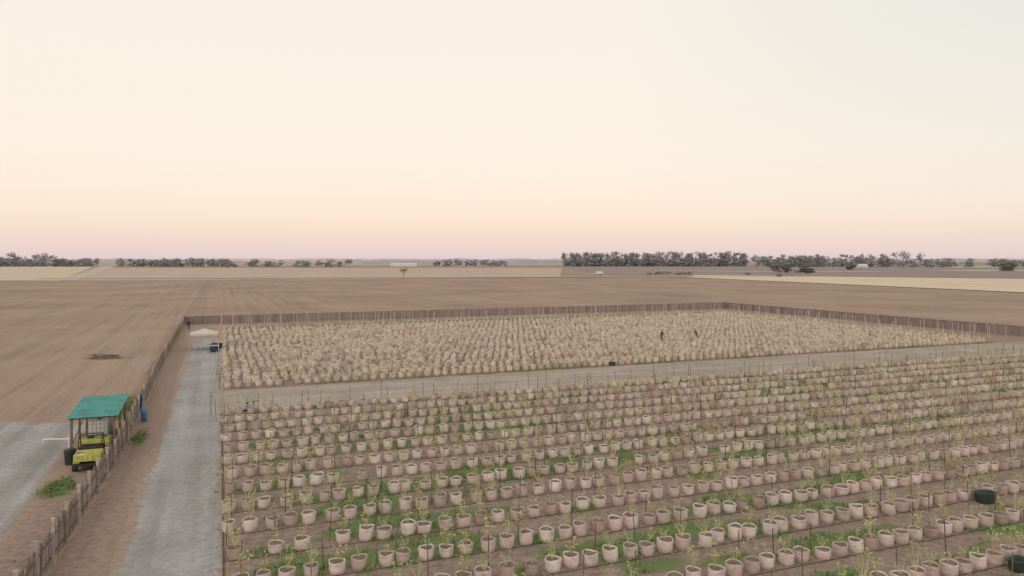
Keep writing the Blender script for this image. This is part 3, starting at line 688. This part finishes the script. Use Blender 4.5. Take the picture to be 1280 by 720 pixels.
# horizon tree belts, distance haze painted into their colours
def belt(name,Y,x0,x1,h0,h1,mat,seed,st=25):
    xs=np.arange(x0,x1,st); n=len(xs); hh=h0+(h1-h0)*fbm(xs/180.,xs*0+seed,seed)+rng.uniform(-1.5,1.5,n)*1.0
    gap=fbm(xs/700.,xs*0,seed+5)<.36; hh[gap]=.3
    y=Y+120*(fbm(xs/400.,xs*0,seed+2)-.5)
    V=np.concatenate([np.stack([xs,y-14,xs*0],1),np.stack([xs,y-10,hh*.7],1),np.stack([xs,y,hh],1),np.stack([xs,y+14,xs*0],1)])
    F=np.concatenate([np.stack([np.arange(n-1)+k_*n,np.arange(1,n)+k_*n,np.arange(1,n)+(k_+1)*n,np.arange(n-1)+(k_+1)*n],1) for k_ in range(3)])
    mesh_np(name,V,F.ravel(),np.arange(len(F))*4,np.full(len(F),4),[mat],smooth=False)
belt('distant_treeline',3900,-3600,3600,10,24,simple('haze_tint_far',(0.46,0.41,0.425),.12,.01),2,16)
belt('distant_treeline',6500,-6000,6000,16,34,simple('haze_tint_far2',(0.60,0.52,0.52),.1,.01),6,25)
belt('distant_treeline',2500,-2300,2300,4,14,simple('haze_tint_mid',(0.37,0.335,0.345),.15,.02),9,7)

# ------------------------------------------------------------------ distant buildings & truck
def farmbuilding(name,x,y,L,Wd,H,RH,wall,roof,rot=0):
    e=empty(name,x,y,0,rot)
    t=T(); t.box(0,0,0,L,Wd,H); t.add([(-L/2,-Wd/2,H),(-L/2,Wd/2,H),(-L/2,0,H+RH),(L/2,-Wd/2,H),(L/2,Wd/2,H),(L/2,0,H+RH)],[(0,2,1),(3,4,5)]); t.obj('walls',[wall],e)
    t=T(); o_=.5
    t.add([(-L/2-o_,-Wd/2-o_,H-.1),(L/2+o_,-Wd/2-o_,H-.1),(L/2+o_,0,H+RH+.15),(-L/2-o_,0,H+RH+.15),(-L/2-o_,Wd/2+o_,H-.1),(L/2+o_,Wd/2+o_,H-.1)],[(0,1,2,3),(3,2,5,4)]); t.obj('roof',[roof],e)
    t=T(); n=max(2,int(L/7))
    for i in range(n): t.box(-L/2+L*(i+.5)/n,-Wd/2-.03,1.0 if i%3 else .05,1.6,.06,1.3 if i%3 else 2.6)
    t.obj('doors_windows',[M_galv],e)
wl=G('white_siding',(0.66,0.61,0.55),var=.05,scale=.2); rf=G('pale_roof',(0.60,0.56,0.52),var=.05,scale=.2)
farmbuilding('white_barn',-204,1380,48,16,3.6,2.4,wl,rf,.1)
farmbuilding('farmhouse',565,1180,14,9,3.2,2.4,wl,rf,.2)
e=empty('white_box_truck',68,577,0,.15)
t=T(); t.box(.9,0,.9,5.2,2.3,2.1); t.obj('cargo_box',[wl],e,bevel=.06)
t=T(); t.add([(-1.8,-1.05,.55),(-1.8,1.05,.55),(-1.8,1.05,2.3),(-1.8,-1.05,2.3),(-2.5,-1.05,2.3),(-2.5,1.05,2.3),(-3.0,-1.05,1.4),(-3.0,1.05,1.4),(-3.6,-1.05,1.25),(-3.6,1.05,1.25),(-3.7,-1.05,.55),(-3.7,1.05,.55)],[(0,3,4,6,8,10),(1,11,9,7,5,2),(3,2,5,4),(4,5,7,6),(6,7,9,8),(8,9,11,10),(0,1,2,3)]); t.obj('cab',[wl],e)
t=T(); t.add([(-2.52,-.95,2.22),(-2.52,.95,2.22),(-3.0,.95,1.47),(-3.0,-.95,1.47)],[(0,1,2,3)]); t.box(-2.2,0,1.5,.5,2.13,.6); t.box(-.1,0,.5,7,1.0,.25)
for a in(-2.9,1.9):
    for b in(-1,1): t.tube((a,b-.13,.45),(a,b+.13,.45),.45,.45,16,cap=True)
t.obj('windows_wheels_chassis',[M_blk],e)

# ------------------------------------------------------------------ world, sun, camera
w=bpy.data.worlds.new('World'); scene.world=w; w.use_nodes=True; nt=w.node_tree; nt.nodes.clear()
N=nt.nodes.new; L=nt.links.new
out=N('ShaderNodeOutputWorld'); bg=N('ShaderNodeBackground'); L(bg.outputs[0],out.inputs[0])
tc=N('ShaderNodeTexCoord'); sp_=N('ShaderNodeSeparateXYZ'); L(tc.outputs['Generated'],sp_.inputs[0])
r=N('ShaderNodeValToRGB'); L(sp_.outputs['Z'],r.inputs[0]); e=r.color_ramp.elements
stops=[(0,(.73,.60,.59)),(.008,(.80,.63,.61)),(.027,(.88,.69,.605)),(.050,(.945,.765,.635)),(.085,(.975,.83,.69)),(.137,(.97,.865,.74)),(.24,(.945,.87,.76)),(.34,(.93,.865,.765)),(.60,(.84,.84,.82)),(1,(.76,.80,.84))]
while len(e)<len(stops): e.new(.5)
for i,(p,c) in enumerate(stops): e[i].position=p; e[i].color=(*c,1)
def M(op,a,b,clamp=False):
    x=N('ShaderNodeMath'); x.operation=op; x.use_clamp=clamp
    for i,q in enumerate((a,b)):
        if isinstance(q,(int,float)): x.inputs[i].default_value=q
        else: L(q,x.inputs[i])
    return x.outputs[0]
fx=M('MULTIPLY',M('SUBTRACT',sp_.outputs['X'],.15,True),1.7,True); fz=M('MULTIPLY',sp_.outputs['Z'],3.2,True); f=M('MULTIPLY',fx,fz,True)
mx=N('ShaderNodeMix'); mx.data_type='RGBA'; L(f,mx.inputs[0]); L(r.outputs[0],mx.inputs[6]); mx.inputs[7].default_value=(.73,.76,.73,1)
fb=M('ADD',M('MULTIPLY',M('MULTIPLY',sp_.outputs['Y'],-1.0,True),.35),1.0)
vm=N('ShaderNodeVectorMath'); vm.operation='SCALE'; L(mx.outputs[2],vm.inputs[0]); L(fb,vm.inputs['Scale'])
sky=N('ShaderNodeTexSky'); sky.sky_type='NISHITA'; sky.sun_disc=False; sky.sun_elevation=math.radians(4); sky.sun_rotation=math.radians(200)
vs_=N('ShaderNodeVectorMath'); vs_.operation='SCALE'; L(sky.outputs[0],vs_.inputs[0]); vs_.inputs['Scale'].default_value=.006
va_=N('ShaderNodeVectorMath'); va_.operation='ADD'; L(vm.outputs[0],va_.inputs[0]); L(vs_.outputs[0],va_.inputs[1])
L(va_.outputs[0],bg.inputs[0]); bg.inputs[1].default_value=1.0
sd=bpy.data.lights.new('sun','SUN'); sd.energy=.5; sd.angle=math.radians(18); sd.color=(1,.86,.76)
so=bpy.data.objects.new('sun',sd); scene.collection.objects.link(so)
d=Vector((.34,.94,-.22)); so.rotation_euler=d.to_track_quat('-Z','Y').to_euler()

cam=bpy.data.cameras.new('camera'); co=bpy.data.objects.new('camera',cam); scene.collection.objects.link(co); scene.camera=co
co.location=(0,0,12); co.rotation_euler=(math.radians(90),0,0)
cam.sensor_width=36; cam.lens=36*914/1280; cam.shift_y=-35/1280; cam.clip_end=60000; cam.clip_start=.1
scene.view_settings.view_transform='Standard'; scene.view_settings.look='None'; scene.view_settings.exposure=0; scene.view_settings.gamma=1
